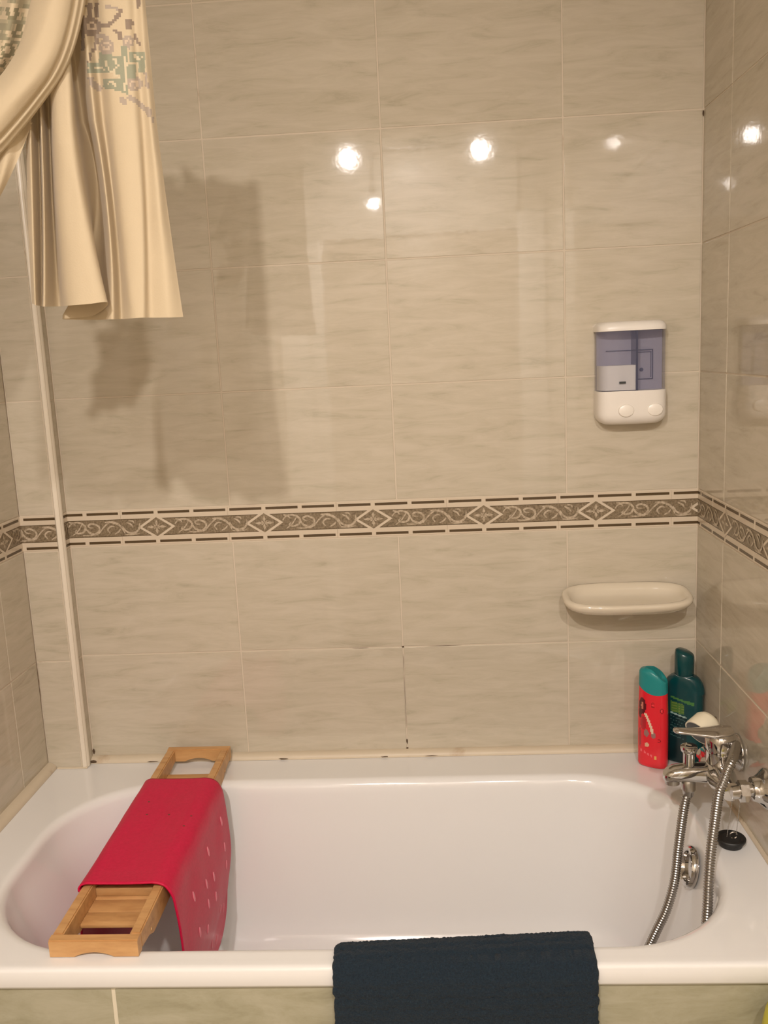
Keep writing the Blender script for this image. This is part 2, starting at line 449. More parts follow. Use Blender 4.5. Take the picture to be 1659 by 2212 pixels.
# ---- lamps on a rail above the door (behind the camera; seen as reflections in the tiles)
lamp = thing('spot_lamp_rail', 'chrome rail of small spot lamps over the door, mirrored in the glossy tiles', 'lamp', (0, YF+.045, 1.74))
bm = bmesh.new(); tube(bm, [(-.33, 0, 0), (.42, 0, 0)], .012); obj('rail', bm, 'lamp_metal', lamp, .8)
for loc, tgt, pw, rad in LAMPS[:3]:
    l = Vector(loc)-Vector((0, YF+.045, 1.74)); d = (Vector(tgt)-Vector(loc)).normalized()
    bm = bmesh.new(); lathe(bm, l-d*(rad+.062), d, [(0, .012), (.01, .02), (.05, rad+.004), (.055, rad+.004), (.055, rad+.001), (.03, .012)])
    hd = obj('lamp_head', bm, 'lamp_metal', lamp, .6)
    bm = bmesh.new(); tube(bm, [(l.x, 0, -.005), tuple(l-d*(rad+.055))], .005); obj('arm', bm, 'lamp_metal', hd, .8)

cs = thing('added_fill_spot', 'added fill spot under the ceiling turned towards the door', 'lamp', (0, -1.36, ZC-.001))  # housing of the added fill lamp that brightens the tub side by bounce
loc, tgt, pw, rad = LAMPS[3]
l = Vector(loc)-Vector((0, -1.36, ZC-.001)); d = (Vector(tgt)-Vector(loc)).normalized()
bm = bmesh.new(); lathe(bm, (0, 0, 0), (0, 0, -1), [(0, .04), (.01, .04), (.012, .03), (.012, 0)]); obj('base', bm, 'lamp_metal', cs, .6)
bm = bmesh.new(); lathe(bm, l-d*(rad+.062), d, [(0, .012), (.01, .02), (.05, rad+.004), (.055, rad+.004), (.055, rad+.001), (.03, .012)]); obj('lamp_head', bm, 'lamp_metal', cs, .6)

# ------------------------------------------------------------------ bath apron
apron = slab('wall_apron', XL, XR, -.684, -.62, ZF, -.0345, 'grout_cream')
for z0, z1 in ((-.2815, -.0345), (-.5275, -.2815)):
    a = [XL, -.775, -.42, -.07, .28, XR]
    for i in range(1, len(a)-1):
        put_tile(apron, 'back', a[i] if i > 1 else XL, a[i+1], z0, z1, g=.006, plane=-.685, material='apron_tile')

# ------------------------------------------------------------------ bathtub
tub = thing('bathtub', 'white enamelled bathtub built in between the tiled walls', 'bathtub', (-.08, -.345, -.36))
def tl(p): return Vector(p)-Vector((-.08, -.345, -.36))
bm = bmesh.new()
YT = -.692
lev = []
def ring(x0, x1, y0, y1, r, z): lev.append([tl(p) for p in rrect(x0, x1, y0, y1, r, z)])
e = .0008
ring(XL+.012, XR-.012, YT+.014, -e-.01, .01, -.034)
ring(XL+e, XR-e, YT+.003, -e, .010, -.034)
ring(XL+e, XR-e, YT, -e, .012, -.028)
ring(XL+e, XR-e, YT, -e, .012, -.006)
ring(XL+e, XR-e, YT+.0012, -e, .012, -.0028)
ring(XL+e+.001, XR-e-.001, YT+.004, -e-.001, .014, -.0006)
ring(XL+.006, XR-.006, YT+.009, -.006, .02, 0)
ring(XL+.014, XR-.014, YT+.018, -.014, .03, 0)
OX0, OX1, OY0, OY1 = -.683, .533, -.652, -.112
def opening(i, z, r=.205): ring(OX0+i, OX1-i, OY0+i, OY1-i, r-i*.5, z)
opening(-.016, 0.0); opening(-.008, .0006); opening(-.003, .0004); opening(.002, -.0015); opening(.007, -.006); opening(.0105, -.014); opening(.013, -.026)
for k in range(1, 13):
    t = k/12; z = -.026-.264*t
    x0 = OX0+.013+.145*t; x1 = OX1-.013-.058*t; y0 = OY0+.013+.035*t; y1 = OY1-.013-.040*t
    ring(x0, x1, y0, y1, .198-.05*t, z)
bx = (OX0+.158, OX1-.071, OY0+.048, OY1-.053)
for k in range(1, 8):
    a = PI/2*k/7; i = .062*(1-math.cos(a))+.004*k; z = -.29-.062*math.sin(a)
    ring(bx[0]+i*1.6, bx[1]-i, bx[2]+i, bx[3]-i, .148-.04*k/7, z)
for f in (.5, .15):
    cx, cy = (bx[0]+bx[1])/2, (bx[2]+bx[3])/2; hx, hy = (bx[1]-bx[0])/2*f, (bx[3]-bx[2])/2*f
    ring(cx-hx, cx+hx, cy-hy, cy+hy, .1*f, -.354-.003*(1-f))
loft(bm, lev, cap0=False, cap1=True)
obj('basin', bm, 'enamel', tub, 10.0)
# overflow on the tap end
oc = Vector((.5095, -.362, -.054)); on = Vector((-1, 0, .20)).normalized()
bm = bmesh.new(); lathe(bm, tl(oc), on, [(.0, .030), (.0, .036), (.006, .0365), (.011, .033), (.012, .029), (.010, .026), (.004, .0245), (.003, .012), (.003, 0)], n=32)
ov = obj('overflow_cover', bm, 'chrome', tub, .7); ov['label'] = 'round chrome overflow cover'
bm = bmesh.new(); lathe(bm, tl(oc+Vector((0, 0, -.034))+on*.002), on, [(0, .007), (.010, .007), (.011, .004)], n=16, sx=1.0); obj('overflow_slot', bm, 'chrome_dull', ov, .7)
bm = bmesh.new(); lathe(bm, tl((.30, -.38, -.356)), (0, 0, 1), [(0, .03), (.004, .03), (.005, .026), (.002, .022), (.002, 0)]); obj('drain', bm, 'chrome', tub, .7)

# ------------------------------------------------------------------ wooden bath caddy
cad = thing('bath_caddy', 'bamboo bath caddy laid across the tub under the pink mat', 'bath caddy', (-.4510, -.345, .0075))
cad.rotation_euler.x = .0185
CW, CL, CH = .0675, .321, .027     # half width, half length, height
def rail_profile():
    # side rail seen from the side: deeper in the middle, thinner on the ends
    return [(-CL+.0165, 0), (-.268, 0), (-.250, -.014), (.240, -.014), (.258, 0), (CL-.0165, 0), (CL-.0165, CH), (-CL+.0165, CH)]
for s in (-1, 1):
    bm = bmesh.new(); x0, x1 = (CW-.017, CW) if s > 0 else (-CW, -CW+.017)
    loft(bm, [[Vector((x0, a, b)) for a, b in rail_profile()], [Vector((x1, a, b)) for a, b in rail_profile()]])
    bmesh.ops.bevel(bm, geom=bm.edges[:], offset=.0022, segments=2, affect='EDGES')
    obj('side_rail', bm, 'bamboo', cad, .6)
for s in (-1, 1):
    bm = bmesh.new(); y0, y1 = (CL-.0162, CL) if s > 0 else (-CL, -CL+.0162)
    prof = [(-CW, .0)]
    prof += [(-.030, 0)]+[(-.030+.06*k/10, .0075*math.sin(PI*k/10)**.8) for k in range(1, 10)]+[(.030, 0)]
    prof += [(CW, 0), (CW, CH), (-CW, CH)]
    loft(bm, [[Vector((a, y0, b)) for a, b in prof], [Vector((a, y1, b)) for a, b in prof]])
    es = [ee for ee in bm.edges if abs((ee.verts[0].co-ee.verts[1].co).y) < 1e-6 and abs(ee.verts[0].co.z-CH) < 1e-6 and abs(ee.verts[1].co.z-CH) < 1e-6]
    bmesh.ops.bevel(bm, geom=es, offset=.002, segments=2, affect='EDGES')
    obj('end_rail', bm, 'bamboo', cad, .6)
bm = bmesh.new(); box(bm, -CW+.0171, CW-.0171, -.0155, .0155, -.006, .001, bev=.0018); sl = obj('slat', bm, 'bamboo', cad, .6)
ys = [-.232+.033*k for k in range(15)]
sl.location.y = ys[0]
for yv in ys[1:]:
    c = sl.copy(); COL.objects.link(c); c.parent = cad; c.location = (0, yv, 0)
for s in (-1, 1):
    bm = bmesh.new(); box(bm, -CW+.0171, CW-.0171, s*.170-.006, s*.170+.006, .0015, .016, bev=.002); obj('cross_bar', bm, 'bamboo_dark', cad, .6)
for yv in (-.258, .258):
    bm = bmesh.new(); lathe(bm, (CW-.0005, yv, .000), (1, 0, 0), [(0, .0035), (.0015, .0033), (.002, .002)], n=12); obj('screw', bm, 'bamboo_dark', cad, .6)

# ------------------------------------------------------------------ pink rubber mat hung over the caddy
matt = thing('bath_mat', 'pink rubber suction bath mat hung over the wooden caddy', 'bath mat', (-.4480, -.362, .0365))
matt.rotation_euler.x = .0185
prof = []   # (x, z) relative to the caddy, from the left hang over the top to the right hang
zt = .0385
for k in range(16): prof.append((-.072+.004*math.sin(k*.5)-.01*(15-k)/15, -.20+(.20+.022)*k/15*1.0))
prof += [(-.0745, .028), (-.070, .036), (-.060, .0395)]
for k in range(1, 12): prof.append((-.060+.115*k/12, .0395-.0012*math.sin(PI*k/12)))
prof += [(.050, .0390), (.062, .0365), (.0725, .029), (.079, .016), (.0815, .006)]
for k in range(1, 26):
    t = k/25; prof.append((.0815+.010*math.sin(PI*min(1, t*1.3))-.010*t, .006-.279*t))
path = [Vector((a, 0, b)) for a, b in prof]
sp = smooth_path(path, 3)
arc = [0.0]
for i in range(1, len(sp)): arc.append(arc[-1]+(sp[i]-sp[i-1]).length)
Ltot = arc[-1]; NV = 72
Y0, Y1 = -.176, .178
def rounded_half(a):   # half-extent factor near the ends (rounded corners)
    r = .085; dend = min(a, Ltot-a)
    if dend >= r: return 0.0
    return r-math.sqrt(max(0, r*r-(r-dend)**2))
PTS = []
for i, q in enumerate(sp):
    ins = rounded_half(arc[i]); row = []
    right = max(0.0, (arc[i]-.42)/(Ltot-.42))
    for j in range(NV):
        t = j/(NV-1); y = Y0+ins+(Y1-Y0-2*ins)*t
        y += .010*right*math.sin(PI*right)*(1-1.4*t)
        bul = .012*right*math.sin(PI*t)*math.sin(PI*min(1, right*1.1))
        wav = .0016*noise.noise(Vector((arc[i]*14, y*16, 3)))
        sag = -.0045*math.sin(PI*t)*max(0, 1-abs(q.x)/.06) if q.z > .03 else 0
        lift = .004*(1-min(1, t*9)) if (q.z > .03) else 0
        row.append(Vector((q.x+bul+wav, y, q.z+sag+lift*.4+wav*.4-.0355+.0012)))
    PTS.append(row)
mo = grid_mesh('sheet', PTS, matt, 'pink_rubber', thick=.0028)
# oval suction cups on the hanging side, small holes on top
def surf(sv, tv):
    i = min(range(len(arc)), key=lambda k: abs(arc[k]-sv)); j = int(tv*(NV-1))
    p = PTS[i][j]; du = PTS[min(i+1, len(PTS)-1)][j]-PTS[max(i-1, 0)][j]; dv = PTS[i][min(j+1, NV-1)]-PTS[i][max(j-1, 0)]
    n = du.cross(dv).normalized()
    if n.x+n.z < 0: n = -n
    return p, n, du.normalized()
random.seed(11)
bmc = bmesh.new(); lathe(bmc, (0, 0, 0), (0, 0, 1), [(0, .0042), (.0012, .0036), (.0016, .0028), (.001, .0016), (.0008, 0)], n=14)
mec = bpy.data.meshes.new('suction_cup'); bmc.to_mesh(mec); bmc.free(); mec.materials.append(MATS['cup_rubber'])
cups = []
for a in range(6):
    for b in range(6):
        sv = Ltot-.26+a*.044+(.02 if b % 2 else 0)+random.uniform(-.008, .008); tv = .10+.155*b+random.uniform(-.03, .03)
        if sv > Ltot-.03 or tv > .95: continue
        cups.append((sv, tv))
for sv, tv in cups:
    if random.random() < .35: continue
    p, n, d = surf(sv, tv)
    c = bpy.data.objects.new('suction_cup', mec); COL.objects.link(c); c.parent = matt
    z = n; x = d; y = z.cross(x).normalized(); x = y.cross(z)
    Mx = Matrix((x, y, z)).transposed().to_4x4(); Mx.translation = p+n*.0013
    c.matrix_local = Mx @ Matrix.Diagonal((2.5, .85, 1, 1))
bmc = bmesh.new(); lathe(bmc, (0, 0, 0), (0, 0, 1), [(0, .0024), (.0003, .0022), (.0003, 0)], n=10)
meh = bpy.data.meshes.new('hole'); bmc.to_mesh(meh); bmc.free(); meh.materials.append(MATS['border_dash'])
for sv, tv in ((.285, .62), (.325, .63), (.37, .60), (.365, .50), (.275, .76)):
    p, n, d = surf(sv, tv); c = bpy.data.objects.new('hole', meh); COL.objects.link(c); c.parent = matt
    c.location = p+n*.0015; c.scale = (1, .6, 1)

# ------------------------------------------------------------------ navy towel over the front rim
tw = thing('hand_towel', 'dark navy terry towel draped over the front rim of the tub', 'towel', (.097, -.67, 0))
prof = []
for k in range(9): prof.append((.020, -.10+.092*k/8))
prof += [(.0195, .003), (.016, .0085), (.008, .0105), (-.002, .0105), (-.012, .009), (-.020, .006), (-.0275, -.003), (-.0315, -.016)]
for k in range(1, 22): prof.append((-.0328, -.016-.225*k/21))
sp = smooth_path([Vector((0, a, b)) for a, b in prof], 5)
NX = 230; HWX = .187
P = []
for i in range(NX):
    u = i/(NX-1); x = -HWX+2*HWX*u; row = []
    edge = max(0, 1-min(u, 1-u)*28)
    for k, q in enumerate(sp):
        v = k/(len(sp)-1)
        skew = .010+.022*(u-.45)
        nz = noise.noise(Vector((x*330, q.y*260+k*.9, k*.7)))*.0022+noise.noise(Vector((x*60, k*.35, 5)))*.0010
        rib = .0006*math.sin(k*.8+.5*noise.noise(Vector((x*9, k*.05, 1))))
        dn = Vector((0, q.y-.012, q.z+.03)).normalized()
        p = q+dn*(nz+rib-.004*edge**2)
        xx = x+(.002*noise.noise(Vector((k*.2, u*3, 9))) if edge > 0 else 0)
        fl = 0.0
        if q.y < -.03: fl = .004*(abs(u-.5)*2)**2
        row.append(Vector((xx+(-.0 if u < .5 else 0), p.y+skew*(1 if q.y > -.02 else .1), p.z-fl*0)))
    P.append(row)
grid_mesh('cloth', P, tw, 'navy_terry', thick=.006)

# ------------------------------------------------------------------ two-chamber soap dispenser
dis = thing('soap_dispenser', 'white two-chamber soap dispenser with smoky blue window on the back wall', 'soap dispenser', (.4735, 0, .704))
DW, DD, DHT = .068, .058, .200
def dsec(z, inset=0.0, w=DW, d=DD, n=40):
    pts = []
    for k in range(n+1):   # front bulge from the left wall edge to the right wall edge
        a = PI*k/n
        cx, sy = math.cos(a), math.sin(a)
        x = -math.copysign(abs(cx)**.42, cx)*(w-inset); y = -(abs(sy)**.42)*(d-inset)
        pts.append(Vector((x, y, z)))
    return pts
def dbody(bm, z0, z1, r0, r1, mi=0):
    rings = []
    if r0:
        for k in range(7):
            a = PI/2*k/6; i = r0*(1-math.sin(a)); rings.append(dsec(z0+r0*(1-math.cos(a)), i))
    else: rings.append(dsec(z0))
    if r1:
        for k in range(7):
            a = PI/2*k/6; i = r1*(1-math.cos(a)); rings.append(dsec(z1-r1*(1-math.sin(a)), i))
    else: rings.append(dsec(z1))
    for rr in rings: 
        for p in rr: p.y = min(p.y, -.0006)
    loft(bm, rings, mi=mi)
bm = bmesh.new(); dbody(bm, 0, .0665, .022, .0); obj('lower_body', bm, 'white_plastic', dis, .7)
bm = bmesh.new(); dbody(bm, .182, DHT, .0, .014); obj('lid', bm, 'white_plastic', dis, .7)
bm = bmesh.new(); box(bm, -DW+.004, DW-.004, -.012, -.0008, .066, .183); obj('back_plate', bm, 'chamber_back', dis)
bm = bmesh.new()
rings = [dsec(.067, .0015), dsec(.1815, .0015)]
loft(bm, rings, cap0=False, cap1=False, closed=False)
for f in bm.faces: pass
wn = obj('window', bm, 'blue_plastic', dis, .9); wn['label'] = 'smoky blue clear window'
bm = bmesh.new(); box(bm, .0035, .0070, -.0578, -.012, .067, .1815); obj('divider', bm, 'blue_dark', dis)
bm = bmesh.new()
sec = [p for p in dsec(0, .004) if p.x < .0033]
sec[-1].x = .0033
ring = [Vector((p.x, min(p.y, -.0125), 0)) for p in sec]+[Vector((.0033, -.0125, 0))]
loft(bm, [[p+Vector((0, 0, .068)) for p in ring], [p+Vector((0, 0, .116)) for p in ring]]); obj('soap_fill', bm, 'soap', dis, .7)
bm = bmesh.new(); box(bm, -.028, -.016, -.0575, -.0535, .081, .085); obj('level_mark', bm, 'dark_plastic', dis)
# inner bracket seen through the window
bm = bmesh.new()
for a in ((-.046, .046, .143, .1445), (.0445, .046, .086, .1445), (.016, .046, .086, .0875), (.0155, .043, .139, .140), (.0415, .0425, .09, .14)):
    box(bm, a[0], a[1], -.0145, -.0118, a[2], a[3])
obj('inner_bracket', bm, 'blue_dark', dis)
bm = bmesh.new(); lathe(bm, (.024, -.0118, .105), (0, -1, 0), [(0, .004), (.003, .003), (.0032, 0)], n=14); obj('screw', bm, 'blue_dark', dis, .7)
for xb in (-.0155, .0405):
    bm = bmesh.new(); yb = -.0545 if abs(xb) < .03 else -.0525
    lathe(bm, (xb, yb, .0285), (0, -1, 0), [(0, .0135), (.004, .0135), (.0065, .0125), (.0075, .010), (.0078, 0)], n=32)
    for v in bm.verts: v.co.x = xb+(v.co.x-xb)*1.14; v.co.z = .0285+(v.co.z-.0285)*.92
    obj('button', bm, 'white_button', dis, .8)

# ------------------------------------------------------------------ ceramic soap dish
dish = thing('soap_dish', 'cream ceramic soap dish fixed to the tiles above the bottles', 'soap dish', (.4595, 0, .330))
def dsh(hw, d0, z, zb=None, n=72, ex=3.2):
    pts = []
    for k in range(n):
        a = 2*PI*k/n; c, s = math.cos(a), math.sin(a)
        r = (abs(c)**ex+abs(s)**ex)**(-1/ex)
        x = hw*r*c; y = -.058+d0*r*s
        zz = z+(0 if zb is None else (zb-z)*(y+.116)/.116)
        pts.append(Vector((x, min(y, -.0006), zz)))
    return pts
bm = bmesh.new()
rr = [dsh(.085, .040, .002), dsh(.105, .050, .004), dsh(.120, .056, .011), dsh(.1275, .0595, .016, .028), dsh(.1285, .0605, .0205, .038), dsh(.126, .0585, .0242, .0425), dsh(.121, .0540, .0250, .0432), dsh(.1165, .0495, .0235, .041), dsh(.1125, .046, .0190, .033), dsh(.106, .0425, .0150, .024), dsh(.095, .036, .0125, .018), dsh(.05, .018, .0125, .015)]
loft(bm, rr)
obj('bowl', bm, 'ceramic', dish, 10.0)

# ------------------------------------------------------------------ bottles
def bottle_grid(name, parent, mats, zs, half, colors, n=88, cap=True):
    P = []
    for k in range(n):
        a = 2*PI*k/n; row = []
        for z in zs:
            hw, hd, ex = half(z)
            c, s = math.cos(a), math.sin(a); r = (abs(c)**ex+abs(s)**ex)**(-1/ex)
            row.append(Vector((hw*r*c, hd*r*s, z)))
        P.append(row)
    P2 = P
    o = grid_mesh(name, P2, parent, mats, closed_u=True, colors=(lambda i, j: colors(P[i][j]+Vector((0, 0, (zs[min(j+1, len(zs)-1)]-zs[j])/2)))), smooth=.9)
    me = o.data; bm = bmesh.new(); bm.from_mesh(me)
    cl = bm.loops.layers.float_color.get('print')
    bd = [e for e in bm.edges if e.is_boundary]
    res = bmesh.ops.edgeloop_fill(bm, edges=bd)
    bmesh.ops.recalc_face_normals(bm, faces=bm.faces[:])
    bm.to_mesh(me); bm.free()
    return o
# red shower gel
gel = thing('shower_gel_bottle', 'red shower gel bottle with slanted turquoise cap on the tub corner', 'bottle', (.5095, -.076, .0005), math.radians(-33))
HR = .208
def red_half(z):
    t = z/HR
    w = .0305; d = .0170
    if t < .04: q = math.sqrt(max(0, 1-((.04-t)/.04)**2)); w -= .004*(1-q); d -= .004*(1-q)
    w -= .0035*max(0, (t-.45)/.55)**1.3
    if t > .93: q = (t-.93)/.07; w -= .012*q**2.2; d -= .008*q**2
    return w, d, 2.5
RED = lin((222, 34, 48))[:3]
def capz(x): return HR*(.800-.9*x-7.0*max(0, x)**2*1.0)
def red_col(p):
    u = p.x/.030; t = p.z/HR
    if p.y > 0: return RED
    def ell(cx, cz, a, b): return ((u-cx)/a)**2+((t-cz)/b)**2 < 1
    if (u-.35)**2/.09**2+(t-.12)**2/.020**2 < 1: return lin((225, 170, 90))[:3]
    for cx, cz, a in ((.15, .66, .12), (.72, .61, .12), (.55, .30, .10)):
        dd = math.sqrt(((u-cx)/a)**2+((t-cz)/(a*.22))**2)
        if .7 < dd < 1.05: return lin((150, 20, 30))[:3]
        if dd < .3: return lin((235, 90, 90))[:3]
    # printed picture: dark hair, pale face and sleeve, turquoise dress
    if ell(-.60, .635, .10, .036): return lin((196, 120, 100))[:3]
    if ell(-.60, .635, .26, .085) or ell(-.76, .56, .12, .06): return lin((88, 22, 26))[:3]
    s = (t-.36)/(.56-.36)
    if 0 < s < 1:
        cx = .12-.50*s**1.5
        if abs(u-cx) < .10: return lin((226, 196, 170))[:3]
    if ell(-.30, .36, .17, .040) or ell(.18, .35, .18, .030): return lin((150, 110, 105))[:3]
    if ell(-.52, .46, .22, .07): return lin((176, 40, 48))[:3]
    if ell(-.28, .24, .16, .022): return lin((216, 170, 140))[:3]
    if ell(-.78, .30, .10, .10): return lin((170, 44, 52))[:3]
    if -.85 < u < .35 and abs(t-(.135-.05*u)) < .012 and math.sin(u*26) > -.2: return lin((236, 100, 108))[:3]
    return RED
def red_cap_split(p): return p.z > HR*(.86-.075*(p.x/.034)-.055*(1-(p.x/.034)**2))
zs = [HR*k/110 for k in range(111)]
bot = bottle_grid('body', gel, 'printed_bottle', [z for z in zs if z < HR*.872], lambda z: red_half(z), red_col)
# cap: an outer shell over the slanted top
P = []
n = 64
for k in range(n):
    a = 2*PI*k/n; c, s = math.cos(a), math.sin(a); row = []
    for q in range(15):
        f = q/14
        hw, hd, ex = red_half(HR*.9); r = (abs(c)**ex+abs(s)**ex)**(-1/ex); x = hw*r*c
        u = max(-1, min(1, x/.0285))
        zb = HR*(.815-.035*u-.045*(1-u*u)*(1 if s < 0 else .3))
        ztop = HR*(1.012-.10*max(0, (u+.2)/1.2)**2)
        z = zb+(ztop-zb)*f
        hw, hd, ex = red_half(min(z, HR*.93)); r = (abs(c)**ex+abs(s)**ex)**(-1/ex)
        sh = 1.0 if f < .72 else math.sqrt(max(.0, 1-((f-.72)/.28)**2))*.35+.65
        if f == 1: sh = .60
        row.append(Vector(((hw+.0006)*r*c*sh, (hd+.0006)*r*s*sh, z)))
    P.append(row)
o = grid_mesh('cap', P, gel, 'teal_cap', closed_u=True, smooth=.9)
bm = bmesh.new(); bm.from_mesh(o.data); bmesh.ops.edgeloop_fill(bm, edges=[e for e in bm.edges if e.is_boundary]); bmesh.ops.recalc_face_normals(bm, faces=bm.faces[:]); bm.to_mesh(o.data); bm.free()
# dark teal shampoo
sham = thing('shampoo_bottle', 'dark teal shampoo bottle with round cap in the tub corner', 'bottle', (.5765, -.0570, .0005), math.radians(-30))
HS = .188
def teal_half(z):
    t = z/HS; w = .0390; d = .0195
    if t < .04: q = math.sqrt(max(0, 1-((.04-t)/.04)**2)); w -= .005*(1-q); d -= .005*(1-q)
    if t > .80:
        q = min(1, (t-.80)/.20); k = 1-math.sqrt(max(0, 1-q*q)); w = .0415+(.0180-.0415)*k; d = .0195+(.0170-.0195)*k
    return w, d, 2.5 if t < .8 else 2.3
TEAL = (.002, .046, .052); GRN = lin((72, 112, 52))[:3]
def teal_col(p):
    u = p.x/.0415; t = p.z/HS
    if p.y > 0: return TEAL
    w = t-(.735-.05*u)
    if -.6 < u < .55 and abs(w) < .012+.018*max(0, u): return lin((70, 120, 62))[:3]
    if -.55 < u < .10 and .58-.03*u < t < .695-.04*u:
        return lin((108, 128, 64))[:3] if (math.sin(u*38)+math.sin(t*210)) > .55 else GRN
    if -.55 < u < .22 and abs(t-(.555-.05*u)) < .007: return lin((150, 178, 170))[:3]
    for q in range(7):
        if -.6 < u < .15-.05*(q % 3) and abs(t-(.515-.036*q-.05*u)) < .005 and math.sin(u*45+q*2) > -.4: return lin((58, 92, 90))[:3]
    if -.75 < u < .25 and t < .56: return lin((8, 42, 46))[:3]
    return TEAL
bottle_grid('body', sham, 'printed_bottle_dark', [HS*k/100 for k in range(101)], teal_half, teal_col)
bm = bmesh.new()
rr = []
for z, r, tl_ in ((HS-.001, .0165, 0), (HS+.0005, .0185, 0), (HS+.002, .0195, 0), (HS+.030, .0195, 0), (HS+.043, .0192, .6), (HS+.048, .0178, .8), (HS+.0505, .014, .9), (HS+.0515, .004, .9)):
    rr.append([Vector((r*math.cos(2*PI*k/36), r*.95*math.sin(2*PI*k/36), z-.006*tl_*(math.cos(2*PI*k/36))*r/.017)) for k in range(36)])
loft(bm, rr); cp = obj('cap', bm, 'teal_dark', sham, .8)
bm = bmesh.new(); lathe(bm, (0, 0, HS-.004), (0, 0, 1), [(0, .0165), (.004, .0165)]); obj('neck', bm, 'teal_dark', sham, .7)

# ------------------------------------------------------------------ bath mixer on the right wall
MX, MY, MZ = .555, -.350, .118
mix = thing('bath_mixer_tap', 'chrome bath and shower mixer tap on the right wall over the tub', 'tap', (MX, MY, MZ))
bm = bmesh.new()
lathe(bm, (0, .072, 0), (0, -1, 0), [(0, .012), (.001, .0165), (.022, .0175), (.040, .0235), (.072, .026), (.104, .0235), (.122, .0175), (.143, .0165), (.144, .012)], n=36)
obj('body', bm, 'chrome', mix, .8)
bm = bmesh.new()   # spout
rr = []
for x, hw, hh, dz in ((.0, .019, .017, 0), (-.020, .0185, .0165, .001), (-.040, .0180, .0155, .002), (-.060, .0175, .0145, .002), (-.076, .0165, .0135, .0005), (-.086, .0145, .0115, -.002), (-.092, .010, .008, -.004), (-.094, .004, .004, -.005)):
    rr.append([Vector((x, hw*math.copysign(abs(math.cos(a))**.75, math.cos(a)), dz+hh*math.copysign(abs(math.sin(a))**.75, math.sin(a)))) for a in [2*PI*k/32 for k in range(32)]])
loft(bm, rr); spout = obj('spout', bm, 'chrome', mix, 1.0)
bm = bmesh.new(); lathe(bm, (-.078, 0, -.008), (0, 0, -1), [(0, .0125), (.010, .0125), (.011, .011), (.008, .009), (.008, 0)]); obj('aerator', bm, 'chrome_dull', spout, .7)
bm = bmesh.new(); lathe(bm, (-.050, 0, .014), (0, 0, 1), [(0, .010), (.006, .0095), (.024, .0098), (.028, .0135), (.033, .0145), (.037, .0138), (.0385, .010), (.037, .004), (.037, 0)]); obj('diverter_knob', bm, 'chrome', mix, .7)
bm = bmesh.new(); lathe(bm, (-.050, 0, -.012), (0, 0, -1), [(0, .0105), (.004, .0122), (.018, .0122), (.020, .0105), (.030, .0085), (.031, .006)]); obj('hose_connector', bm, 'chrome_dull', mix, .7)
bm = bmesh.new(); lathe(bm, (.004, 0, .018), (0, 0, 1), [(0, .022), (.004, .0245), (.024, .0245), (.025, .0232), (.027, .0232), (.028, .0250), (.044, .0262), (.052, .0245), (.058, .0195), (.062, .010), (.063, 0)], n=40); cart = obj('cartridge_housing', bm, 'chrome', mix, .7)
bm = bmesh.new()   # lever
rr = []
for x, hw, hh, z in ((.022, .015, .006, .078), (.010, .020, .0085, .076), (-.010, .0215, .0085, .0745), (-.030, .0165, .0062, .0755), (-.050, .0125, .0050, .0775), (-.068, .0108, .0046, .0795), (-.074, .0085, .0042, .0800), (-.077, .004, .002, .0800)):
    rr.append([Vector((x, hw*math.cos(a), z+hh*math.sin(a))) for a in [2*PI*k/28 for k in range(28)]])
loft(bm, rr); obj('lever', bm, 'chrome', mix, 1.2)
for sy in (1, -1):
    yv = .070*sy
    bm = bmesh.new()
    path = smooth_path([(.0, yv*1.0, 0), (.012, yv, .001), (.030, yv, .004), (.048, yv, .004)], 6)
    tube(bm, path, .0125, n=20); obj('wall_union', bm, 'chrome', mix, .9)
    bm = bmesh.new(); lathe(bm, (.012, yv, .001), (1, 0, 0), [(0, .0130), (.001, .0180), (.015, .0180), (.016, .0140)], n=6); obj('union_nut', bm, 'chrome', mix, .5)
    bm = bmesh.new(); lathe(bm, (XR-MX-.0005, yv, .004), (-1, 0, 0), [(0, .0335), (.003, .0345), (.006, .033), (.012, .026), (.019, .0215), (.026, .0195), (.027, .0135)], n=40); obj('wall_flange', bm, 'chrome', mix, .9)

# ------------------------------------------------------------------ hand shower with metal hose
sh = thing('hand_shower', 'hand shower with cream head and flexible metal hose hanging into the tub', 'shower head', (.560, -.300, .135))
def sl_(p): return Vector(p)-Vector((.560, -.300, .135))
hc = Vector((.5455, -.300, .182)); ax = Vector((-.62, -.42, -.40)).normalized()
bm = bmesh.new(); lathe(bm, sl_(hc-ax*.022), ax, [(0, .009), (.004, .019), (.012, .0245), (.036, .0268), (.040, .0268), (.040, .0245)], n=40); head = obj('shower_head', bm, 'cream_plastic', sh, .8)
bm = bmesh.new(); lathe(bm, sl_(hc+ax*.0165), ax, [(0, .0245), (.0015, .0245), (.002, .022), (.0015, 0)], n=40); obj('spray_face', bm, 'dark_plastic', head, .8)
bm = bmesh.new(); hp = smooth_path([sl_(hc-ax*.018), sl_((.566, -.293, .176)), sl_((.585, -.312, .172)), sl_((.587, -.340, .168))], 8)
tube(bm, hp, [.012-.004*i/(len(hp)-1) for i in range(len(hp))], n=18); obj('handle', bm, 'chrome', sh, 1.0)
